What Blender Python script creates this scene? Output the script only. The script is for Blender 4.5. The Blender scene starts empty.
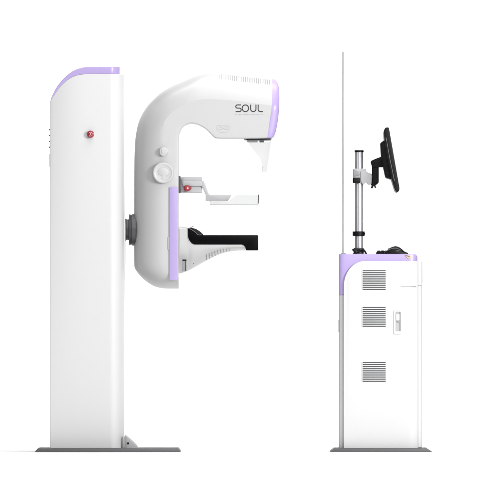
import bpy, bmesh, math, random
from mathutils import Vector, Matrix
random.seed(4)
S = 0.005                       # metres per photo pixel in the plane of the machines
CX, FLOOR = 250.0, 452.0
scene = bpy.context.scene
COL = scene.collection
def W(px, d, py):               # photo x, depth (px, negative = towards camera), photo y -> world metres
    return Vector(((px - CX) * S, d * S, (FLOOR - py) * S))

# ------------------------------------------------------------------ materials
def mat(name, col, rough=0.35, metal=0.0, coat=0.0, var=0.03, trans=0.0, ior=1.45, bump=0.0, scale=40):
    m = bpy.data.materials.new(name); m.use_nodes = True
    nt = m.node_tree; b = nt.nodes['Principled BSDF']
    tc = nt.nodes.new('ShaderNodeTexCoord')
    nz = nt.nodes.new('ShaderNodeTexNoise'); nz.inputs['Scale'].default_value = scale; nz.inputs['Detail'].default_value = 4
    nt.links.new(tc.outputs['Object'], nz.inputs['Vector'])
    mr = nt.nodes.new('ShaderNodeMapRange')
    mr.inputs['To Min'].default_value = max(0.02, rough - 0.05); mr.inputs['To Max'].default_value = rough + 0.05
    nt.links.new(nz.outputs['Fac'], mr.inputs['Value']); nt.links.new(mr.outputs['Result'], b.inputs['Roughness'])
    mx = nt.nodes.new('ShaderNodeMix'); mx.data_type = 'RGBA'
    mx.inputs['A'].default_value = (*[c * (1 - var) for c in col], 1); mx.inputs['B'].default_value = (*[min(1, c * (1 + var)) for c in col], 1)
    nt.links.new(nz.outputs['Fac'], mx.inputs['Factor']); nt.links.new(mx.outputs['Result'], b.inputs['Base Color'])
    b.inputs['Metallic'].default_value = metal; b.inputs['Coat Weight'].default_value = coat; b.inputs['Coat Roughness'].default_value = 0.12
    b.inputs['Transmission Weight'].default_value = trans; b.inputs['IOR'].default_value = ior
    if bump:
        bn = nt.nodes.new('ShaderNodeBump'); bn.inputs['Strength'].default_value = bump; bn.inputs['Distance'].default_value = 0.0004
        n2 = nt.nodes.new('ShaderNodeTexNoise'); n2.inputs['Scale'].default_value = 900
        nt.links.new(tc.outputs['Object'], n2.inputs['Vector'])
        nt.links.new(n2.outputs['Fac'], bn.inputs['Height']); nt.links.new(bn.outputs['Normal'], b.inputs['Normal'])
    return m
WHITE = mat('white_enamel', (0.525, 0.525, 0.525), 0.42, var=0.01)
SHELL = mat('white_shell_plastic', (0.43, 0.43, 0.43), 0.38, coat=0.1, var=0.01)
PANEL = mat('white_panel_enamel', (0.53, 0.53, 0.535), 0.5, var=0.008)
LILAC = mat('lilac_plastic', (0.34, 0.268, 0.505), 0.42, coat=0.12, var=0.015)
GREYB = mat('grey_enamel', (0.44, 0.44, 0.44), 0.4, var=0.02)
PLATE = mat('dark_grey_steel_plate', (0.085, 0.085, 0.088), 0.5, metal=0.2, var=0.08, bump=0.2)
STEEL = mat('machined_steel', (0.085, 0.085, 0.09), 0.42, metal=0.7, var=0.05)
ALU = mat('brushed_aluminium', (0.46, 0.46, 0.475), 0.4, metal=0.75, var=0.04)
BLACK = mat('black_plastic', (0.004, 0.004, 0.0045), 0.45, var=0.1, bump=0.3)
RUBBER = mat('black_rubber', (0.007, 0.007, 0.007), 0.6, var=0.1)
CARBON = mat('black_carbon_surface', (0.002, 0.002, 0.0025), 0.45, var=0.1)
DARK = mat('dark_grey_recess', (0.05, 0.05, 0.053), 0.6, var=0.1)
MIDG = mat('mid_grey_plastic', (0.23, 0.23, 0.24), 0.45, var=0.05)
LITG = mat('light_grey_cast', (0.36, 0.36, 0.37), 0.4, var=0.02)
SLOTG = mat('pale_grey_slot', (0.26, 0.26, 0.26), 0.6, var=0.04)
RED = mat('red_plastic', (0.23, 0.012, 0.022), 0.35, coat=0.15, var=0.05)
PINK = mat('pale_pink_marking', (0.75, 0.45, 0.47), 0.5)
INK = mat('black_ink', (0.02, 0.02, 0.022), 0.6)
GINK = mat('grey_ink', (0.30, 0.30, 0.31), 0.6)
CREAM = mat('cream_plastic', (0.50, 0.44, 0.34), 0.4)
BROWN = mat('brown_plastic', (0.25, 0.15, 0.08), 0.5)
SCREEN = mat('dark_screen_glass', (0.015, 0.016, 0.02), 0.08)
for m_, sp in ((BLACK, .2), (RUBBER, .25), (CARBON, .06)):
    m_.node_tree.nodes['Principled BSDF'].inputs['Specular IOR Level'].default_value = sp
PAPER = mat('white_studio_paper', (0.94, 0.94, 0.94), 0.9, var=0.003, scale=3)
def clear_mat(name, tint, alpha, rough=0.08):
    # clear acrylic: partly see-through, partly reflecting sheet
    m = mat(name, tint, rough, var=0.01)
    m.node_tree.nodes['Principled BSDF'].inputs['Alpha'].default_value = alpha
    return m
ACRYL = clear_mat('clear_acrylic', (0.24, 0.245, 0.25), 0.17)
ACRYLE = clear_mat('acrylic_edge', (0.22, 0.22, 0.23), 0.75)
VISOR = clear_mat('clear_visor', (0.27, 0.27, 0.275), 0.17)
GLASS = clear_mat('lead_glass', (0.34, 0.35, 0.35), 0.30)
GLEDGE = clear_mat('lead_glass_edge', (0.27, 0.275, 0.275), 0.95, 0.2)

# ------------------------------------------------------------------ mesh helpers
def link(name, me, parent=None):
    o = bpy.data.objects.new(name, me); COL.objects.link(o)
    if parent: 
        o.parent = parent; o.matrix_parent_inverse = Matrix.Translation(-world_loc(parent))
    return o
def world_loc(o):
    return Vector(o['_w']) if '_w' in o else Vector((0, 0, 0))
def finish(name, bm, mats, parent=None, angle=35, recenter=True):
    bmesh.ops.recalc_face_normals(bm, faces=bm.faces)
    me = bpy.data.meshes.new(name); bm.to_mesh(me); bm.free()
    if not isinstance(mats, (list, tuple)): mats = [mats]
    for m in mats: me.materials.append(m)
    me.shade_smooth(); me.set_sharp_from_angle(angle=math.radians(angle))
    o = link(name, me, parent)
    return o
def thing(name, label, cat, px, d, py, group=None):
    o = bpy.data.objects.new(name, None); COL.objects.link(o)
    o.location = W(px, d, py); o['_w'] = tuple(o.location)
    o.empty_display_size = 0.1
    o['label'] = label; o['category'] = cat
    if group: o['group'] = group
    return o
def bev(bm, w, seg=3, ang=28, faces=None):
    es = [e for e in bm.edges if len(e.link_faces) == 2 and e.calc_face_angle(0) > math.radians(ang)]
    if w > 0 and es:
        bmesh.ops.bevel(bm, geom=es, offset=w * S, segments=seg, profile=0.5, affect='EDGES', clamp_overlap=True)
def prism(prof, d0, d1, bevel=0.0, seg=3, bm=None, mi=0):
    """outline in photo px (x,y) extruded in depth from d0 to d1"""
    b2 = bmesh.new()
    f = [b2.verts.new(W(x, d0, y)) for x, y in prof]; k = [b2.verts.new(W(x, d1, y)) for x, y in prof]
    n = len(prof)
    b2.faces.new(f); b2.faces.new(k[::-1])
    for i in range(n): b2.faces.new((f[i], k[i], k[(i + 1) % n], f[(i + 1) % n]))
    bmesh.ops.recalc_face_normals(b2, faces=b2.faces)
    bev(b2, bevel, seg)
    return merge(bm, b2, mi)
def merge(bm, b2, mi=0):
    for f in b2.faces: f.material_index = mi
    if bm is None: return b2
    me = bpy.data.meshes.new('tmp'); b2.to_mesh(me); b2.free()
    bm.from_mesh(me); bpy.data.meshes.remove(me)
    return bm
def box(x0, x1, y0, y1, d0, d1, bevel=0.0, bm=None, mi=0, seg=2):
    return prism([(x0, y0), (x1, y0), (x1, y1), (x0, y1)], d0, d1, bevel, seg, bm, mi)
def rrect(x0, x1, y0, y1, r, n=6):
    pts = []
    for cx, cy, a0 in ((x1 - r, y0 + r, -90), (x1 - r, y1 - r, 0), (x0 + r, y1 - r, 90), (x0 + r, y0 + r, 180)):
        for k in range(n + 1):
            a = math.radians(a0 + 90 * k / n); pts.append((cx + r * math.cos(a), cy + r * math.sin(a)))
    return pts
def circ(cx, cy, r, n=40, ry=None):
    ry = ry or r
    return [(cx + r * math.cos(2 * math.pi * k / n), cy + ry * math.sin(2 * math.pi * k / n)) for k in range(n)]
def lathe(c, axis, prof, n=48, bm=None, mi=0):
    """prof: (along axis, radius) in px about centre c=(px,d,py)"""
    b2 = bmesh.new(); rings = []
    cw = W(*c)
    ax = {'x': Vector((1, 0, 0)), 'y': Vector((0, 1, 0)), 'z': Vector((0, 0, 1))}[axis]
    u = {'x': Vector((0, 1, 0)), 'y': Vector((1, 0, 0)), 'z': Vector((1, 0, 0))}[axis]; v = ax.cross(u)
    for a, r in prof:
        rings.append([b2.verts.new(cw + ax * a * S + (u * math.cos(2 * math.pi * k / n) + v * math.sin(2 * math.pi * k / n)) * max(r, 1e-3) * S) for k in range(n)])
    for i in range(len(rings) - 1):
        for k in range(n): b2.faces.new((rings[i][k], rings[i][(k + 1) % n], rings[i + 1][(k + 1) % n], rings[i + 1][k]))
    b2.faces.new(rings[0]); b2.faces.new(rings[-1][::-1])
    bmesh.ops.recalc_face_normals(b2, faces=b2.faces)
    return merge(bm, b2, mi)
def tube(path, r, n=10, bm=None, mi=0, close=False):
    """path: list of (px,d,py); r px"""
    b2 = bmesh.new(); P = [W(*p) for p in path]; rings = []
    N = len(P)
    for i, p in enumerate(P):
        a = P[(i - 1) % N] if (close or i > 0) else P[i]; b = P[(i + 1) % N] if (close or i < N - 1) else P[i]
        t = (b - a).normalized()
        up = Vector((0, 1, 0)) if abs(t.y) < 0.9 else Vector((1, 0, 0))
        u = t.cross(up).normalized(); v = t.cross(u)
        rings.append([b2.verts.new(p + (u * math.cos(2 * math.pi * k / n) + v * math.sin(2 * math.pi * k / n)) * r * S) for k in range(n)])
    for i in range(N if close else N - 1):
        A, B = rings[i], rings[(i + 1) % N]
        for k in range(n): b2.faces.new((A[k], A[(k + 1) % n], B[(k + 1) % n], B[k]))
    if not close: b2.faces.new(rings[0]); b2.faces.new(rings[-1][::-1])
    bmesh.ops.recalc_face_normals(b2, faces=b2.faces)
    return merge(bm, b2, mi)
def cr(pts, n=8, closed=False):
    """Catmull-Rom through points"""
    out = []; N = len(pts)
    for i in range(N if closed else N - 1):
        g = lambda j: pts[j % N] if closed else pts[max(0, min(N - 1, j))]
        p0, p1, p2, p3 = g(i - 1), g(i), g(i + 1), g(i + 2)
        for k in range(n):
            t = k / n
            out.append(tuple(0.5 * (2 * b + (c - a) * t + (2 * a - 5 * b + 4 * c - d) * t * t + (3 * b - a - 3 * c + d) * t ** 3) for a, b, c, d in zip(p0, p1, p2, p3)))
    if not closed: out.append(tuple(pts[-1]))
    return out
def interp(pts, x):
    if x <= pts[0][0]: return pts[0][1]
    for (a, b), (c, d) in zip(pts, pts[1:]):
        if x <= c: return b + (d - b) * (x - a) / (c - a)
    return pts[-1][1]
def xsweep(samples, r=0.8, bm=None, mi=0, seg=3):
    """sections at x: rectangle depth d0..d1, photo y top..bottom, corners rounded by r px"""
    b2 = bmesh.new(); rings = []
    for x, d0, d1, yt, yb in samples:
        rr = max(0.01, min(r, abs(yb - yt) / 2.2, abs(d1 - d0) / 2.2)); ring = []
        for cd, cy, a0 in ((d1 - rr, yt + rr, -90), (d1 - rr, yb - rr, 0), (d0 + rr, yb - rr, 90), (d0 + rr, yt + rr, 180)):
            for k in range(seg + 1):
                a = math.radians(a0 + 90 * k / seg); ring.append(b2.verts.new(W(x, cd + rr * math.cos(a), cy + rr * math.sin(a))))
        rings.append(ring)
    n = len(rings[0])
    for A, B in zip(rings, rings[1:]):
        for k in range(n): b2.faces.new((A[k], A[(k + 1) % n], B[(k + 1) % n], B[k]))
    b2.faces.new(rings[0]); b2.faces.new(rings[-1][::-1])
    bmesh.ops.recalc_face_normals(b2, faces=b2.faces)
    return merge(bm, b2, mi)

# ------------------------------------------------------------------ setting: white studio sweep
def sweep():
    bm = bmesh.new(); prof = [(-64.0, 0.0), (-30, 0), (-10, 0), (1.6, 0.0)]
    R = 2.0
    for k in range(1, 17):
        a = math.radians(90 * k / 16); prof.append((1.6 + R * math.sin(a), R - R * math.cos(a)))
    prof.append((1.6 + R, 7.5))
    A = [bm.verts.new((-2.3, y, z)) for y, z in prof]; B = [bm.verts.new((2.3, y, z)) for y, z in prof]
    for i in range(len(prof) - 1): bm.faces.new((A[i], B[i], B[i + 1], A[i + 1]))
    o = finish('studio_backdrop', bm, PAPER, None, 60)
    o['kind'] = 'structure'
sweep()

# ================================================================== THE IMAGING MACHINE
M = thing('mammography_machine', 'tall white breast imaging machine with lilac trim and C shaped arm', 'medical machine', 108, 0, 452)
# --- base plate (bevelled upper edge)
bm = prism([(35.3, 451.8), (36.0, 450.6), (38.0, 448.2), (178.0, 448.2), (180.0, 450.6), (180.6, 451.8)], -60, 60, 0.25, 2)
finish('base_plate', bm, PLATE, M)
# --- column
inner = cr([(50.0, 104), (51.2, 100), (53.7, 95.6), (60, 87.0), (67.5, 80), (75, 76), (82.5, 74.4), (90, 74), (124, 74)], 6)
outer = cr([(50.0, 103.5), (51.0, 99.0), (53.0, 94), (57.5, 86), (65, 77.2), (73.7, 70.7), (82.5, 67.6), (90, 66.7), (124, 66.7)], 6)
def halfdepth(x, x1, x2, H, ry):
    if x <= x1: return H
    t = min(1, (x - x1) / (x2 - x1)); return H - ry + ry * math.sqrt(max(0, 1 - t ** 2.2))
xs = [50, 50.3, 50.8, 51.5, 52.5, 54, 56, 58, 60, 62, 64, 67, 70, 73, 76, 79, 82, 86, 90, 100, 106, 109.5]
xe = [110 + 13.6 * math.sin(math.radians(a)) for a in range(0, 91, 5)]
smp = []
for x in xs + xe:
    h = halfdepth(x, 110, 123.6, 40, 24)
    if x < 50.5: h -= 0.4 * (50.5 - x) * 2
    smp.append((x, -h, h, interp(inner, x), 448.1))
column = finish('column', xsweep(smp, 0.5), WHITE, M, 30)
smp = []
xe2 = [110 + 9.4 * math.sin(math.radians(a)) for a in range(0, 91, 6)]
for x in xs + xe2:
    h = halfdepth(x, 110, 121, 40, 24) 
    yt, yb = interp(outer, x), interp(inner, x) - 0.05
    smp.append((x, -h, h, min(yt, yb - 0.1), yb))
finish('top_cover', xsweep(smp, 0.5), LILAC, M, 30)
# service slots and rear panel on the column's back
bm = None
for y in (129, 134.8, 140.8, 146.6):
    bm = prism([(50.2, y - 1.3), (48.7, y + 0.3), (48.9, y + 1.0), (50.2, y + 0.8)], -22, 22, 0.15, 1, bm)
finish('rear_louvre', bm, MIDG, column)
finish('rear_panel', box(49.2, 50.3, 153.5, 166.8, -18, 18, 0.25), MIDG, column)
# emergency stop
eb = finish('emergency_button', lathe((90.7, -40, 134.3), 'y', [(0.5, 3.4), (-0.5, 3.4), (-0.8, 2.4), (-2.2, 2.4), (-2.4, 3.3), (-3.6, 3.6), (-4.5, 3.2), (-5.0, 2.2), (-5.1, 0.2)]), RED, M)
bm = None
for a0 in (20, 200):
    arc = [(90.7 + 1.9 * math.cos(math.radians(a)), -44.9, 134.3 + 1.9 * math.sin(math.radians(a))) for a in range(a0, a0 + 120, 12)]
    bm = tube(arc, 0.22, 6, bm)
    e = arc[-1]; bm = tube([(e[0] - 0.7, -45, e[1 + 1] + 0.4), e, (e[0] + 0.5, -45, e[2] + 0.9)], 0.2, 6, bm)
bm = tube([(90.7, -45.15, 133.2), (90.7, -45.15, 135.4)], 0.25, 6, bm)
finish('arrow_marking', bm, PINK, eb)
# slide rail cover on the column front (bulges a little around the swivel)
rail = cr([(150, 123.7), (190, 123.9), (215, 124.8), (232, 125.2), (262, 124.9), (290, 124.1), (312, 123.7)], 5)
prof = [(123.2, 150)] + [(x, y) for y, x in rail] + [(123.2, 312)]
finish('rail_cover', prism(prof, -13, 13, 0.2, 2), GREYB, M)
# swivel bearing between column and arm
finish('swivel_bearing', lathe((124.0, 0, 229.4), 'x', [(0, 9.5), (0.5, 11.0), (1.6, 11.2), (2.0, 10.6), (3.0, 10.4), (4.4, 10.6), (4.6, 14.6), (5.0, 15.6), (5.8, 15.8), (6.4, 15.0), (7.2, 15.0), (7.6, 15.9), (9.0, 16.0), (11.5, 16.0)], 64), STEEL, M, 40)
# corner bracket
br = finish('corner_bracket', prism([(124.4, 448.1), (124.4, 436.5), (125.0, 435.0), (126.0, 434.9), (130, 438.3), (134, 441.9), (137, 445.2), (138.5, 448.1)], -34, -26, 0.4, 2), LITG, M)
finish('bracket_flange', box(124.2, 126.8, 436.8, 448.0, -35.2, -34.0, 0.2), MIDG, br)
finish('bolt', lathe((128.1, -34, 443.3), 'y', [(0.2, 1.1), (-0.8, 1.1), (-1.0, 0.9), (-1.0, 0.1)], 6), BLACK, br)

# --- C-shaped arm ------------------------------------------------------------
HW = 34.0
keys = [  # inner (photo x,y) | crease | outer | crease sharpness
 ((267.3, 138.0), (272.2, 105.6), (272.2, 78.2), .34),
 ((262, 138.2), (263, 104.4), (263, 76.6), .34),
 ((248, 138.4), (250, 102.6), (249, 74.4), .34),
 ((232, 138.4), (233, 100.4), (234, 72.2), .34),
 ((219.5, 138.3), (217, 99.3), (220, 70.7), .32),
 ((214.5, 137.2), (208, 99.1), (208, 71.9), .30),
 ((210.3, 133.0), (198.8, 99.6), (196.5, 74.9), .28),
 ((205.2, 128.2), (189, 102.4), (184, 80.0), .25),
 ((198.8, 124.6), (181.5, 106.2), (174.6, 84.0), .22),
 ((192.6, 123.0), (174.5, 110.6), (164.8, 89.2), .2),
 ((187.2, 123.8), (168.8, 115.4), (155.4, 96.4), .18),
 ((182.6, 126.6), (164.6, 121.8), (146, 106.8), .16),
 ((179.6, 132.2), (162.4, 130.2), (138.8, 120.0), .14),
 ((178.6, 140.0), (161.6, 140.0), (135.4, 134.5), .12),
 ((178.5, 152), (162.0, 152), (134.2, 150), .10),
 ((178.5, 175), (162.6, 175), (133.8, 174), .06),
 ((178.5, 205), (163, 205), (133.7, 205), .04),
 ((178.5, 235), (163, 235), (133.7, 235), .03),
 ((178.5, 250), (163, 250), (133.7, 250), .02),
]
for j, (ox, oy) in enumerate(((133.8, 262.5), (134.6, 268.4), (139.4, 275.2), (146, 281.4), (153.6, 286.0), (162, 288.2), (170.6, 288.6), (178.5, 288.6))):   # lower end fans round a pivot
    an = math.atan2(oy - 258, 178.5 - ox)
    keys.append(((178.5, 257.5 + j * 0.25), (178.5 - 15.4 * math.cos(an), 258 + 17 * math.sin(an)), (ox, oy), .02))
flat = [(*a, *b, *c, d) for a, b, c, d in keys]
def seckeys(rows, hw_of=None, n=6):
    return cr(rows, n)
def arm_section(row, hw, bm, inner_bev=1.6):
    ix, iy, bx, by, ox, oy, cz = row
    I, B, O = Vector((ix, iy)), Vector((bx, by)), Vector((ox, oy))
    half = []
    L = (B - I).length
    for k in range(0, 5):                       # rounded inner lip
        a = math.radians(90 * k / 4); p = I + (B - I) * (inner_bev * (1 - math.sin(a * 1)) / L) if False else I + (B - I) * (inner_bev * (1 - math.cos(a)) / L)
        half.append((p, hw - inner_bev * (1 - math.sin(a))))
    for k in range(1, 6): half.append((I + (B - I) * (inner_bev / L + (1 - inner_bev / L) * k / 6), hw))
    th0 = cz
    for k in range(0, 17):
        th = th0 + (math.pi / 2 - th0) * k / 16
        s = (math.sin(th) - math.sin(th0)) / (1 - math.sin(th0)); w = hw * (math.cos(th) / math.cos(th0)) ** 1.05
        half.append((B + (O - B) * s, w if k < 16 else 0.0))
    ring = [bm.verts.new(W(p.x, -w, p.y)) for p, w in half]
    ring += [bm.verts.new(W(p.x, w, p.y)) for p, w in half[-2::-1]]
    return ring
def skin_rings(rings, bm):
    n = len(rings[0])
    for A, B in zip(rings, rings[1:]):
        for k in range(n):
            try: bm.faces.new((A[k], A[(k + 1) % n], B[(k + 1) % n], B[k]))
            except ValueError: pass
    bm.faces.new(rings[0]); bm.faces.new(rings[-1][::-1])
bm = bmesh.new()
rings = [arm_section(r, HW, bm) for r in cr(flat, 5)]
skin_rings(rings, bm)
arm = finish('c_arm', bm, SHELL, M, 14)
# lilac nose of the tube head: continues the head section and rounds off
def nose_front(y):
    return interp(NF, y)
NF = [(y, x) for x, y in cr([(276.2, 77.0), (276.9, 79.6), (278.3, 82.6), (279.3, 88), (279.6, 96), (279.4, 106), (278.4, 118), (276.6, 129), (275.2, 134.6), (273.4, 138.2)], 5)]
NB = [(77, 272.2), (100, 272.2), (108, 271.9), (120, 270.2), (138.2, 267.2)]
bm = bmesh.new(); rings = []
for k in range(13):
    th = math.radians(7.5 * k); u = math.sin(th); shr = 5.0 * (1 - math.cos(th)); ty = 1.3 * (1 - math.cos(th))
    ring = arm_section((267.2, 138.0, 272.2, 105.6, 272.2, 78.2, .34), HW + 0.15 - shr, bm, 1.6)
    for v in ring:
        y = FLOOR - v.co.z / S; x0 = interp(NB, y); y2 = y + (108 - y) / 30.0 * ty
        v.co.x = (x0 + u * (nose_front(y) - x0) - CX) * S; v.co.z = (FLOOR - y2) * S
    rings.append(ring)
skin_rings(rings, bm)
finish('head_trim', bm, LILAC, arm, 40)
# surface depth helper on the upper rounded part of the head
def head_depth(px, py):
    b = interp([(189, 102.4), (198.8, 99.6), (208, 99.1), (217, 99.3), (233, 100.4), (250, 102.6), (263, 104.4), (272, 105.6)], px)
    o = interp([(184, 80), (196, 75.5), (208, 72), (220, 71), (234, 72.2), (249, 74.4), (263, 76.6), (272, 78.2)], px)
    s = max(0, min(1, (b - py) / (b - o))); th0 = .33
    th = math.asin(s * (1 - math.sin(th0)) + math.sin(th0)); return -HW * (math.cos(th) / math.cos(th0)) ** 1.05
bm = None
for i in range(24):
    x = 219.3 + i * 2.19; y0 = 73.6 + (x - 219.3) * 0.115
    if y0 > 79.9: continue
    path = [(x, head_depth(x, y) - 0.2, y) for y in (y0, y0 + 1.2, y0 + 2.4, y0 + 3.6, y0 + 4.8)]
    bm = tube(path, 0.33, 6, bm)
finish('head_vent', bm, SLOTG, arm)
# raised word on the head: strokes
def strokes(lines, r, depth, mat_, name, parent, close=False):
    bm = None
    for ln in lines:
        b2 = bmesh.new(); n = len(ln); L = []; R = []; L2 = []; R2 = []
        for i, (x, y) in enumerate(ln):
            a = ln[max(0, i - 1)]; b = ln[min(n - 1, i + 1)]; t = Vector((b[0] - a[0], b[1] - a[1])).normalized(); q = Vector((-t.y, t.x)) * r
            for lst, sgn, d in ((L, 1, depth), (R, -1, depth), (L2, 1, depth + .3), (R2, -1, depth + .3)):
                lst.append(b2.verts.new(W(x + q.x * sgn, d, y + q.y * sgn)))
        for i in range(n - 1):
            b2.faces.new((L[i], L[i + 1], R[i + 1], R[i])); b2.faces.new((L2[i], R2[i], R2[i + 1], L2[i + 1]))
            b2.faces.new((L[i], L2[i], L2[i + 1], L[i + 1])); b2.faces.new((R[i], R[i + 1], R2[i + 1], R2[i]))
        b2.faces.new((L[0], R[0], R2[0], L2[0])); b2.faces.new((L[-1], L2[-1], R2[-1], R[-1]))
        bm = merge(bm, b2)
    return finish(name, bm, mat_, parent)
def arcp(cx, cy, rx, ry, a0, a1, n=10): return [(cx + rx * math.cos(math.radians(a0 + (a1 - a0) * k / n)), cy + ry * math.sin(math.radians(a0 + (a1 - a0) * k / n))) for k in range(n + 1)]
T, Bt = 104.9, 111.6; H = Bt - T
Sx = 235.6
S_ = [(Sx + 5.4, T)] + arcp(Sx + 1.8, T + 1.6, 1.6, 1.6, -90, -180, 5) + arcp(Sx + 1.8, T + 1.7, 1.6, 1.5, 180, 90, 5) + arcp(Sx + 3.8, T + H - 1.75, 1.75, 1.75, -90, 90, 8) + [(Sx, Bt)]
O_ = arcp(245.4, T + H / 2, 3.25, 3.35, -90, 270, 28)
U_ = [(250.6, T - 0.3)] + arcp(253.3, Bt - 2.7, 2.7, 2.7, 180, 0, 12) + [(256.0, T - 0.3)]
L_ = [(258.2, T - 0.3)] + arcp(260.4, Bt - 2.2, 2.2, 2.2, 180, 90, 8) + [(263.0, Bt)]
strokes([S_, O_, U_, L_], 0.52, -HW - 0.12, INK, 'lettering', arm)
random.seed(7); ln = []; x = 235.2
while x < 262.6:
    w = random.choice((0.5, 0.8, 1.0)); ln.append([(x, 114.5), (x + w, 114.5)]); x += w + random.choice((0.3, 0.35, 0.9))
strokes(ln, 0.32, -HW - 0.1, GINK, 'small_lettering', arm)
# engraved oval with two small rings
bm = tube([(x, -HW, y) for x, y in cr([(216.4, 127.0), (217.2, 130.2), (219.8, 132.2), (223.5, 132.5), (227.2, 131.9), (229.6, 129.4), (230.0, 127.2), (228.0, 125.8), (223.0, 125.4), (218.2, 125.7)], 5, True)], 0.16, 6, None, 0, True)
finish('emblem', bm, LITG, arm)
bm = None
for cx in (220.6, 226.4):
    bm = tube([(x, -HW - 0.05, y) for x, y in circ(cx, 128.3 - (0.2 if cx > 223 else 0), 1.75, 20, 1.55)], 0.17, 6, bm, 0, True)
bm = tube([(222.0, -HW - 0.05, 127.6), (225.0, -HW - 0.05, 129.2)], 0.16, 6, bm)
finish('emblem_ring', bm, LITG, arm)
# control knobs on the side of the arm
k1 = finish('height_knob', lathe((163.2, -33.0, 172.8), 'y', [(1, 10.2), (-2.0, 10.4), (-3.0, 10.6), (-4.2, 10.4), (-4.8, 9.7), (-4.9, 8.8), (-4.6, 8.2), (-4.45, 7.4), (-4.4, 0.1)], 64), SHELL, M, 30)
finish('knob_grip', prism([(161.6, 179.3), (162.0, 176.0), (158.4, 174.8), (157.6, 171.4), (159.6, 168.4), (163.4, 167.4), (167, 168.4), (168.8, 171.6), (167.8, 174.8), (164.6, 176.0), (164.8, 179.3)], -37.8, -37.2, 0.3, 3), SHELL, k1)
k2 = finish('pointer_knob', prism(cr([(163.2, 147.2), (160.4, 148.6), (159.3, 151.6), (160.2, 154.6), (163.0, 156.0), (165.4, 155.0), (168.6, 151.4), (166.6, 148.2)], 5, True), -38.2, -32.5, 0.7, 3), SHELL, M)
finish('knob_cap', lathe((163.6, -38, 151.6), 'y', [(0.3, 2.6), (-0.5, 2.6), (-0.9, 2.2), (-1.0, .1)], 32), SHELL, k2)
# lilac strips down the lower arm
for sg in (-1, 1):
    d0, d1 = sorted((sg * 32.0, sg * 35.6))
    finish('trim_strip', prism(rrect(169.5, 177.6, 187.2, 280.0, 0.5, 3), d0, d1, 0.9, 3), LILAC, M)
finish('strip_catch', box(168.0, 169.8, 237.0, 250.0, -35.0, -33.0, 0.3), LITG, M)

# --- under the tube head
cb = finish('collimator_plate', prism([(243.6, 138.1), (271.6, 138.1), (271.4, 139.8), (262, 140.2), (244.6, 139.6)], -22, 22, 0.2, 1), MIDG, M)
finish('collimator_block', box(247.0, 257.6, 139.7, 141.7, -18, 18, 0.2), LITG, cb)
finish('collimator_rail', box(246.2, 270.6, 139.1, 139.7, -23, -22.1, 0.1), BLACK, cb)
finish('shield_catch', box(259.4, 264.0, 140.2, 142.1, -19, -14, 0.3), BLACK, cb)
# clear face shield: curved sheet, front band with swept side wings
bm = bmesh.new()
def wing(v):                                   # v 0 top .. 1 bottom -> rear x of the wing
    return interp([(0, 247.8), (.12, 249.5), (.3, 253.6), (.45, 257.4), (.62, 261.2), (.8, 262.6), (1, 263.2)], v)
rows = []
for j in range(17):
    v = j / 16; y = 140.6 + v * 31.4; xf = 272.0 - v * 4.6; xm = xf - 7.0 + 1.6 * v; xr = min(wing(v), xm - 0.1)
    half = [(xr, -21), ((xr + xm) / 2, -21.2), (xm, -21)]
    for k in range(1, 7):
        a = math.radians(90 * k / 6); half.append((xm + (xf - xm) * math.sin(a), -21 + 12 * (1 - math.cos(a))))
    rows.append([(x, d, y) for x, d in half] + [(x, -d, y) for x, d in half[::-1]])
g = [[bm.verts.new(W(*p)) for p in r] for r in rows]
for A, B in zip(g, g[1:]):
    for k in range(len(A) - 1): bm.faces.new((A[k], A[k + 1], B[k + 1], B[k]))
bmesh.ops.recalc_face_normals(bm, faces=bm.faces)
bmesh.ops.solidify(bm, geom=bm.faces[:], thickness=0.4 * S)
finish('face_shield', bm, VISOR, M, 40)

# --- compression paddle carriage
finish('paddle_rail', box(178.4, 180.2, 175.6, 192.8, -14, 14, 0.2), DARK, M)
pc = finish('paddle_holder', prism([(180.2, 176.2), (201.6, 176.2), (202.2, 177), (202.2, 191.6), (201.6, 192.3), (180.2, 192.3)], -12, 12, 0.6, 3), LITG, M)
finish('holder_block', box(182.8, 202.6, 180.4, 186.0, -15, -11.5, 0.8, seg=3), LITG, pc)
finish('holder_lug', box(181.6, 184.0, 178.2, 184.2, -14, -11.5, 0.3), MIDG, pc)
finish('red_knob', prism(cr([(184.4, 185.6), (188, 185.0), (191.4, 187.4), (190.6, 189.4), (187.6, 191.2), (184.6, 190.8), (183.9, 188)], 5, True), -19.5, -14.5, 1.0, 3), RED, pc)
finish('knob_nut', lathe((187.6, -19.3, 188.0), 'y', [(0.2, 1.0), (-0.5, 1.0), (-0.6, 0.1)], 6), PINK, pc)
bm = prism([(200.6, 180.4), (203.6, 180.6), (205.2, 184), (208.6, 193.6), (209.8, 194.4), (230.6, 194.4), (231.2, 195.2), (228.0, 200.2), (226.8, 200.8), (205.9, 200.8), (205.5, 200.2), (205.5, 194.8), (201.6, 185.8)], -14, -10, 0.5, 3)
pa = finish('paddle_arm', bm, LITG, M)
bm = prism([(200.6, 180.4), (203.6, 180.6), (205.2, 184), (208.6, 193.6), (209.8, 194.4), (230.6, 194.4), (231.2, 195.2), (228.0, 200.2), (226.8, 200.8), (205.9, 200.8), (205.5, 200.2), (205.5, 194.8), (201.6, 185.8)], 10, 14, 0.5, 3)
bm = box(205.6, 210.0, 195.0, 200.6, -10.0, 10.0, 0.3, bm)
finish('paddle_arm', bm, LITG, M)
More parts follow.
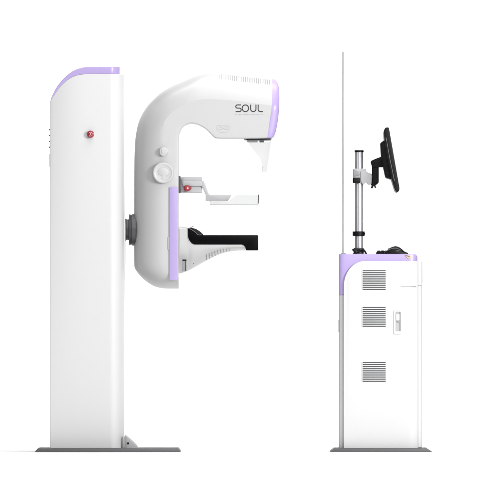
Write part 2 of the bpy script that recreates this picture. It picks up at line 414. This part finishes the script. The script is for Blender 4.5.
# acrylic tray: floor, four upright walls
bm = box(209.8, 258.4, 203.9, 204.5, -26, 26, 0.1)
bm = prism([(209.8, 200.9), (226.8, 201.0), (228.6, 200.4), (235.4, 195.0), (237, 194.4), (259.0, 194.2), (258.5, 203.9), (209.8, 203.9)], -26, -25.4, 0.0, 1, bm)
bm = prism([(209.8, 200.9), (226.8, 201.0), (228.6, 200.4), (235.4, 195.0), (237, 194.4), (259.0, 194.2), (258.5, 203.9), (209.8, 203.9)], 25.4, 26, 0.0, 1, bm)
bm = prism([(258.5, 194.3), (259.1, 194.3), (258.5, 203.9), (257.9, 203.9)], -25.3, 25.3, 0.0, 1, bm)
tray = finish('paddle_tray', bm, ACRYL, M)
bm = tube([(209.9, -26.1, 201.2), (210.0, -26.1, 204.3), (258.4, -26.1, 204.4), (258.9, -26.1, 198), (259.1, -26.1, 194.4)], 0.22, 6)
finish('tray_edge', bm, ACRYLE, tray)
finish('tray_corner', prism([(258.1, 194.6), (259.2, 194.4), (258.8, 203.4), (257.7, 203.8)], -26.5, -25.3, 0.1, 1), DARK, tray)

# --- breast support / detector below
REF = [(178.6, 232.0), (196, 239.0), (215, 244.6), (246, 245.4)]
belly = cr([(178.6, 273.6), (184, 272.2), (190, 269.6), (199, 264.6), (208, 259.6), (217, 255.2), (226, 252.2), (236, 250.7), (245.8, 250.35)], 6)
rim = [(178.6, 228.2), (187.7, 228.2), (187.8, 236.0)] + arcp(195.6, 236.6, 7.8, 7.8, 180, 90, 8) + [(240.5, 244.4)] + arcp(240.6, 249.0, 5.0, 4.6, -90, -10, 6)
bm = bmesh.new(); rings = []
for x in [178.6, 180, 182, 184, 186, 187.6, 187.85, 188.2, 188.8, 189.6, 190.6, 192, 193.6, 195.6, 199, 204, 209, 214, 219, 224, 229, 234, 238, 240.6, 242, 243.2, 244.2, 244.9, 245.3, 245.6]:
    yt, yb = interp(rim, x), interp(belly, x)
    yf = max(yt + 0.4, min(248.0, yb - (yb - interp(REF, x)) * 0.85)); half = [(yt, 26.3), (yt + 0.25, 26.8), (yt + 0.4, 27.0)]
    for k in range(1, 15):
        th = math.radians(90 * k / 14); half.append((yf + (yb - yf) * math.sin(th), 27.0 * math.cos(th) ** 1.35 if k < 14 else 0.0))
    ring = [bm.verts.new(W(x, -w, y)) for y, w in half] + [bm.verts.new(W(x, w, y)) for y, w in half[-2::-1]]
    rings.append(ring)
skin_rings(rings, bm)
sup = finish('support_body', bm, SHELL, M, 40)
prof = [(187.9, 228.4), (191.5, 228.5)] + cr([(191.5, 228.6), (195.5, 229.6), (199.5, 231.8), (203.2, 235.0)], 4) + [(257.4, 235.0), (258.2, 235.6), (258.2, 249.4), (257.6, 250.1), (246.0, 250.1), (245.6, 248.2)] + \
    arcp(240.6, 248.6, 5.0, 4.6, -12, -90, 6) + [(196.0, 244.0)] + arcp(195.7, 236.5, 7.6, 7.6, 90, 180, 8)
finish('support_table', prism(prof, -28, 28, 0.35, 2), CARBON, M, 40)
finish('hand_grip', prism([(189.4, 228.2), (192.2, 227.6), (196.4, 229.0), (200.0, 231.2), (203.6, 234.6), (199.0, 235.3), (194.0, 231.6)], -29.0, -20, 0.5, 3), RUBBER, M)
tube_path = cr([(189.8, -29.2, 228.8), (192.4, -29.2, 230.2), (195.6, -29.2, 232.4), (198.2, -29.2, 234.8), (201.4, -29.2, 234.8)], 4)
finish('grip_seam', tube(tube_path, 0.18, 6), MIDG, sup)
finish('release_lever', tube(cr([(178.4, -20, 226.8), (184, -20, 227.0), (188, -20, 228.0), (191.0, -20, 227.2), (193.6, -20, 225.6)], 5), 0.45, 8), ALU, M)
finish('side_seam', tube([(179.4, -27.1, 228.6), (179.4, -27.1, 272.6)], 0.14, 6), LITG, sup)
sw = finish('side_slot', box(182.0, 186.6, 259.0, 271.2, -27.6, -26.8, 0.3), MIDG, sup)
finish('slot_opening', box(182.5, 186.4, 259.4, 260.8, -27.9, -27.4, 0.1), BLACK, sup)
finish('slot_dark_strip', box(185.0, 186.1, 260.9, 270.8, -27.85, -27.5, 0.1), DARK, sup)  # narrow dark grey strip along the right of the slot
finish('screw', lathe((193.4, -27, 263.6), 'y', [(0.1, .5), (-0.15, .5), (-0.2, .1)], 12), DARK, sup)
def belly_depth(x, y):
    yt, yb = interp(rim, x), interp(belly, x); yf = max(yt + 0.4, min(248.0, yb - (yb - interp(REF, x)) * 0.85))
    t = max(0, min(0.98, (y - yf) / (yb - yf))); return -27.0 * math.cos(math.asin(t)) ** 1.35
bm = None
for i in range(9):
    x = 206.2 + i * 2.85; y1 = interp(belly, x) - 0.8
    hgt = 5.8 - i * 0.42
    bm = tube([(x + 0.12 * k, belly_depth(x, y1 - hgt + hgt * k / 4), y1 - hgt + hgt * k / 4) for k in range(5)], 0.42, 6, bm)
finish('rib', bm, MIDG, sup)
finish('rib_knob', lathe((210.2, belly_depth(210.2, 256.0) + 0.4, 255.4), 'y', [(0.1, 1.5), (-0.6, 1.5), (-1.0, 1.1), (-1.1, .1)], 24), SHELL, sup)

# ================================================================== CONTROL CABINET
C = thing('control_cabinet', 'white and lilac control cabinet with three slotted vents, standing on the shorter dark base plate', 'cabinet', 381, 0, 452)
bm = prism([(330.2, 451.8), (331.0, 450.8), (334.4, 448.2), (427.0, 448.2), (431.0, 450.8), (431.9, 451.8)], -54, 54, 0.25, 2)
finish('base_plate', bm, PLATE, C)
smp = [(339.2, -38.6, 38.6, 295.1, 448.1), (339.4, -39.4, 39.4, 295.1, 448.1), (340.0, -40.2, 40.2, 295.1, 448.1), (341.0, -40.9, 40.9, 295.1, 448.1), (342.5, -41.3, 41.3, 295.1, 448.1), (345, -41.5, 41.5, 295.1, 448.1), (417.6, -41.5, 41.5, 295.1, 448.1)]
body = finish('cabinet_body', xsweep(smp, 0.2), GREYB, C, 30)
finish('rear_tab', box(338.5, 339.5, 319.6, 332.2, -38.2, -28, 0.25), MIDG, body)
smp = []
for x, h in ((339.2, 38.8), (339.4, 39.6), (340.0, 40.4), (341.0, 41.1), (342.5, 41.6), (345, 41.8), (350, 41.8), (400, 41.8), (408, 41.8), (412, 41.2), (415.0, 40.0), (416.4, 38.8), (417.4, 37.0)):
    smp.append((x, -h, h, 254.0 + (0.0 if x < 415.5 else (x - 415.5) * 1.2), 295.0))
finish('top_cover', xsweep(smp, 0.7), LILAC, C, 30)
def panel_top(x):
    r = 21.0
    if x >= 344 + r: return 261.0
    t = 344 + r - x; return 261.0 + (r + 3) - (r + 3) * math.sqrt(max(0, 1 - (t / r) ** 2))
for sg in (-1, 1):
    smp = []
    for x in [344.0, 344.1, 344.3, 344.7, 345.3, 346, 347, 348.2, 349.6, 351.2, 353, 355, 357.5, 360, 362.5, 365, 380, 400, 407.5, 409, 411, 413, 414.5, 416, 417, 417.7, 418.1]:
        out = 45.0 - (0 if x <= 407.5 else 6.5 * (1 - math.sqrt(max(0, 1 - ((x - 407.5) / 11.0) ** 2))))
        a, b = (-out, -36) if sg < 0 else (36, out)
        smp.append((x, a, b, panel_top(x), 448.1))
    sp = finish('side_panel', xsweep(smp, 0.5), PANEL, C, 28)
    if sg < 0: SP = sp
# three slotted vents
for vi, (ya, yb) in enumerate(((270.2, 290.0), (307.0, 326.8), (362.0, 381.8))):
    bm = box(362.4, 385.6, ya, yb, -45.12, -44.5, 0.0, None, 0)
    n = 10; pit = (yb - ya) / (n - 0.5 + 0.0)
    for i in range(n - 1):
        y0 = ya + 0.9 + i * pit
        bm = prism([(362.0, y0 + 0.15), (386.0, y0 + 0.15), (386.0, y0 + 1.1), (362.0, y0 + 1.1)], -45.75, -44.8, 0.22, 2, bm, 1)
    # frame edge
    bm = box(361.7, 362.5, ya - 0.2, yb + 0.2, -45.4, -44.8, 0.15, bm, 1); bm = box(385.5, 386.3, ya - 0.2, yb + 0.2, -45.4, -44.8, 0.15, bm, 1)
    g = finish('vent_grille', bm, [DARK, PANEL], C)
# latch handle
outer_ = rrect(393.4, 401.4, 310.4, 334.2, 1.6, 5)
inner_ = rrect(395.4, 400.4, 312.0, 331.2, 0.6, 5)
bm = bmesh.new()
rings = []
for loop, d in ((outer_, -44.9), (outer_, -45.6), ([(x + (397.4 - x) * .05, y + (322.3 - y) * .02) for x, y in outer_], -46.1), ([(x + (x - 397.9) * .08, y + (y - 321.6) * .025) for x, y in inner_], -46.1), (inner_, -45.8), (inner_, -45.05)):
    rings.append([bm.verts.new(W(x, d, y)) for x, y in loop])
for A, B in zip(rings, rings[1:]):
    n = len(A)
    for k in range(n): bm.faces.new((A[k], A[(k + 1) % n], B[(k + 1) % n], B[k]))
lh = finish('latch_handle', bm, PANEL, C, 30)
finish('latch_recess', prism(inner_, -45.2, -44.9), LITG, lh)
finish('latch_lever', prism(rrect(396.0, 399.4, 314.2, 320.6, .4, 3), -45.9, -45.1, 0.2, 2), PANEL, lh)
finish('latch_bolt', box(396.4, 400.0, 320.8, 322.4, -45.7, -45.1, 0.15), MIDG, lh)
finish('latch_side', box(399.2, 400.3, 312.4, 330.8, -45.5, -45.1, 0.1), MIDG, lh)
finish('drawer_seam', box(400.4, 416.2, 286.1, 286.55, -45.06, -44.0, 0.0), SLOTG, SP)
# front door and drawer
smp = []
for x, h in ((418.2, 39.6), (419.2, 39.4), (420.4, 38.8), (421.4, 37.6), (422.0, 36)):
    smp.append((x, -h, h, 285.8, 447.4))
finish('front_door', xsweep(smp, 0.5), PANEL, C, 30)
smp = [(x + (0.3 if x > 419 else 0), a, b, 261.2, 285.5) for x, a, b, c, d in smp]
dr = finish('drawer_front', xsweep(smp, 0.5), PANEL, C, 30)
finish('drawer_pull', box(422.0, 423.4, 266, 282, -14, 14, 0.4), PANEL, dr)
# cream plug set in the lilac cover
pg = finish('socket_plug', prism(cr([(405.0, 254.9), (408.0, 255.3), (411.4, 256.0), (412.0, 257.4), (409.6, 258.9), (406.8, 257.8)], 4, True), -42.6, -41.4, 0.25, 2), CREAM, C)
finish('plug_tip', prism([(404.8, 255.4), (406.6, 255.0), (410.4, 256.6), (409.4, 257.4)], -43.0, -42.4, 0.2, 2), BROWN, pg)

# --- radiation shield glass, seen edge-on
R_ = thing('radiation_shield', 'tall thin glass radiation screen seen edge on, standing on the rear of the cabinet top', 'glass screen', 343, 0, 254)
gl = finish('glass_panel', box(342.3, 343.7, 51.6, 252.9, -38, 38, 0.12), GLASS, R_)
finish('glass_edge', box(342.2, 343.8, 51.5, 252.7, -38.8, -38.05, 0.1), GLEDGE, gl)
finish('mounting_rail', prism([(340.8, 254.0), (341.4, 252.9), (345.4, 252.7), (346.2, 254.0)], -39, 39, 0.2, 2), MIDG, R_)

# --- monitor stand
P_ = thing('monitor_stand', 'grey metal pole with black collar and clamped monitor arm, rising from the lilac cabinet top', 'pole stand', 359.5, 0, 254)
# pole with shallow extrusion grooves
prof = []
for k in range(96):
    a = 2 * math.pi * k / 96; r = 4.25 - (0.32 if (k % 12) in (5, 6) else 0)
    prof.append((r * math.cos(a), r * math.sin(a)))
bm = bmesh.new(); A = [bm.verts.new(W(359.5 + x, y, 151.0)) for x, y in prof]; B = [bm.verts.new(W(359.5 + x, y, 253.0)) for x, y in prof]
for k in range(96): bm.faces.new((A[k], B[k], B[(k + 1) % 96], A[(k + 1) % 96]))
bm.faces.new(A); bm.faces.new(B[::-1])
finish('pole', bm, ALU, P_, 25)
finish('pole_cap', lathe((359.5, 0, 151.6), 'z', [(0, 4.6), (1.6, 4.6), (2.0, 4.2), (2.1, .1)]), BLACK, P_)
finish('pole_collar', lathe((359.0, 0, 235.7), 'z', [(0, 5.8), (0.2, 6.1), (4.4, 6.1), (4.6, 5.8), (4.6, .1)]), BLACK, P_)
finish('collar_screw', lathe((364.6, 0, 233.4), 'x', [(0, 1.0), (1.1, 1.0), (1.2, .1)], 12), BLACK, P_)
bm = lathe((359.0, 0, 254.0), 'z', [(0, 6.0), (0.9, 6.0), (1.2, 5.2), (5.0, 4.9), (5.8, 5.1), (6.4, 4.9), (6.4, .1)], 32)
cl = finish('base_clamp', bm, DARK, P_)
bm = prism([(352.0, 249.6), (353.0, 248.4), (356.4, 249.0), (358.0, 251.8), (357.2, 254.0), (354.2, 253.6), (353.6, 251.4)], -7.5, -4.5, 0.3, 2)
bm = prism([(361.6, 249.4), (364.0, 248.2), (366.4, 251.0), (367.6, 254.0), (366.2, 254.0), (364.8, 251.8), (362.6, 251.4)], -7.5, -4.5, 0.3, 2, bm)
bm = lathe((359.0, -5.5, 250.6), 'y', [(0.5, 2.0), (-1.6, 2.0), (-2.0, 1.6), (-2.0, .1)], 24, bm)
finish('clamp_claw', bm, BLACK, cl)
finish('clamp_foot', prism([(363.2, 253.9), (364.6, 252.0), (366.2, 252.4), (366.8, 253.9)], -6.5, -3, 0.2, 2), ALU, cl)
# pole bracket
bm = box(353.2, 366.4, 168.2, 182.6, -5.4, 5.4, 0.9, None, 0, 3)
bk = finish('pole_bracket', bm, LITG, P_)
finish('bracket_arm', prism([(361.0, 171.0), (365.0, 169.6), (368.6, 172.2), (371.6, 173.2), (372.4, 175.4), (371.8, 183.6), (368.4, 184.6), (366.4, 181.8), (363.4, 184.6), (360.6, 180.0)], -6.6, 6.6, 0.6, 3), LITG, bk)
finish('bracket_web', prism([(353.4, 168.5), (361.0, 172.0), (359.8, 175.0), (354.0, 176.2)], -6.0, -5.0, 0.3, 2), MIDG, bk)
finish('clamp_knob', box(353.0, 360.4, 177.2, 182.8, -8.6, -2.0, 0.7, seg=3), BLACK, bk)
finish('hinge_pin', lathe((371.2, 0, 184.0), 'z', [(0, 1.6), (10.2, 1.6), (10.4, 1.2), (10.4, .1)], 24), MIDG, bk)
# swivel joint and tilt head
bm = box(372.2, 379.2, 165.6, 182.6, -5.4, 5.4, 0.9, None, 0, 3)
bm = prism([(371.2, 181.0), (378.2, 181.0), (378.4, 183.2), (375.8, 185.0), (376.8, 187.4), (375.2, 187.6), (374.2, 185.4), (373.0, 188.0), (371.2, 187.8), (371.8, 185.0), (370.8, 183.4)], -4.5, 4.5, 0.35, 2, bm)
finish('swivel_joint', bm, BLACK, P_)
finish('tilt_head', prism([(370.9, 161.6), (371.6, 160.2), (376.0, 158.2), (381.4, 156.2), (385.4, 156.4), (385.6, 165.8), (383.0, 166.8), (372.4, 167.0)], -7, 7, 0.5, 3), BLACK, P_)

# --- monitor
N_ = thing('monitor', 'black flat screen monitor seen from its side, tilted back on the stand arm', 'monitor', 386, 0, 166)
finish('screen_housing', prism([(384.6, 128.8), (385.6, 127.5), (388.4, 127.4), (389.0, 128.2), (399.6, 188.6), (399.0, 191.2), (397.4, 192.2), (395.8, 191.6), (394.6, 189.0), (391.8, 180.0), (387.4, 158), (384.2, 137.2), (384.0, 131.6)], -42, 42, 0.7, 3), BLACK, N_, 30)
finish('rear_housing', prism([(380.4, 142.9), (384.9, 139.2), (386.4, 141), (392.6, 178.2), (391.4, 179.2), (386.2, 177.6), (385.4, 176.0), (381.4, 157.0)], -26, 26, 0.8, 3), BLACK, N_, 30)
finish('screen_glass', prism([(389.0, 131.0), (389.5, 130.9), (399.2, 185.8), (398.8, 186.0)], -38.5, 38.5), SCREEN, N_)
finish('housing_seam', tube([(385.9, -42.05, 137), (389.6, -42.05, 158), (394.4, -42.05, 181)], 0.16, 6), MIDG, N_)

# --- keyboard and mouse on the cabinet top
K_ = thing('keyboard', 'black keyboard lying on the lilac cabinet top behind the mouse', 'keyboard', 392, 0, 254)
finish('keyboard_body', prism([(376.6, 253.95), (376.4, 252.2), (377.4, 251.6), (384, 251.8), (406.8, 252.4), (408.0, 253.0), (407.8, 253.95)], -30, 34, 0.3, 2), BLACK, K_)
bm = None
for r in range(5):
    for c in range(14):
        x = 377.6 + r * 3.6; d = -28.5 + c * 4.35
        bm = box(x, x + 2.9, 250.2 + (0.25 if r == 0 else 0.12 * r), 252.2, d, d + 3.8, 0.25, bm, 0, 1)
finish('key', bm, RUBBER, K_); COLK = None
Q_ = thing('computer_mouse', 'black humped computer mouse on the cabinet top in front of the keyboard', 'computer mouse', 395, -35, 254)
bm = bmesh.new(); rings = []
prof = cr([(383.6, 0.3), (385.0, 2.2), (388, 4.6), (391.5, 6.9), (395.5, 7.9), (399, 7.0), (402, 4.9), (404.6, 2.6), (407.6, 1.3), (408.4, 0.4)], 4)
for i, (x, h) in enumerate(prof):
    t = i / (len(prof) - 1); w = 5.2 * (math.sin(math.pi * min(1, max(0, t))) ** 0.45) + 0.15; ring = []
    for k in range(17):
        a = math.pi * k / 16; ring.append(bm.verts.new(W(x, -36 - w * math.cos(a), 253.95 - h * math.sin(a) ** 0.7)))
    rings.append(ring)
for A, B in zip(rings, rings[1:]):
    for k in range(16): bm.faces.new((A[k], A[k + 1], B[k + 1], B[k]))
    bm.faces.new((A[16], A[0], B[0], B[16]))
bm.faces.new(rings[0]); bm.faces.new(rings[-1][::-1])
finish('mouse_shell', bm, BLACK, Q_, 40)
finish('scroll_wheel', lathe((389.0, -36, 249.2), 'y', [(-0.7, 1.2), (-0.5, 1.5), (0.5, 1.5), (0.7, 1.2)], 20), MIDG, Q_)
finish('side_button', prism([(395.6, 250.6), (398.4, 250.0), (399.8, 251.0), (396.8, 251.8)], -41.4, -40.4, 0.2, 2), DARK, Q_)
finish('button_seam', tube(cr([(386.6, -40.2, 250.8), (390.6, -40.4, 249.0), (395, -40.3, 248.2), (399.6, -40.4, 249.4), (402.6, -40, 251.6)], 4), 0.14, 6), MIDG, Q_)

for o in bpy.data.objects:
    if '_w' in o: del o['_w']

# ------------------------------------------------------------------ light
wd = bpy.data.worlds.new('World'); scene.world = wd; wd.use_nodes = True
bg = wd.node_tree.nodes['Background']; bg.inputs['Color'].default_value = (1, 1, 1, 1); bg.inputs['Strength'].default_value = 0.09
def area(name, loc, target, sx, sy, power, col=(1, 1, 1)):
    l = bpy.data.lights.new(name, 'AREA'); l.shape = 'RECTANGLE'; l.size = sx; l.size_y = sy; l.energy = power; l.color = col
    o = bpy.data.objects.new(name, l); COL.objects.link(o); o.location = loc
    d = Vector(target) - Vector(loc); o.rotation_euler = d.to_track_quat('-Z', 'Y').to_euler()
    o['kind'] = 'structure'
    return o
area('overhead_softbox', (0, -15.6, 6.0), (0, -15.6, 0), 4, 20.5, 960)
area('top_softbox', (0.1, -0.9, 5.0), (0.0, -0.9, 0), 5.4, 2.8, 170)
area('backdrop_softbox', (0, 0.8, 5.4), (0, 3.4, 1.0), 4.6, 1.2, 118)
area('key_softbox', (4.4, -6.2, 2.8), (-0.3, 0, 1.1), 1.8, 1.8, 590)
area('head_on_fill', (1.2, -9.5, 3.4), (-0.4, 0, 1.1), 2.5, 2.0, 50)

# ------------------------------------------------------------------ camera
cam = bpy.data.cameras.new('camera'); co = bpy.data.objects.new('camera', cam); COL.objects.link(co)
D = 60.0; CZ = 0.6
co.location = (0, -D - 0.18, CZ); co.rotation_euler = (math.radians(90), 0, 0)
cam.sensor_width = 36; cam.lens = 36 * D / (500 * S); cam.shift_y = ((FLOOR - 250) * S - CZ) / (500 * S)
cam.clip_start = 1; cam.clip_end = 300
scene.camera = co
scene.view_settings.view_transform = 'Standard'; scene.view_settings.look = 'None'
scene.view_settings.exposure = 0; scene.view_settings.gamma = 1
scene.render.resolution_x = 1024; scene.render.resolution_y = 1024
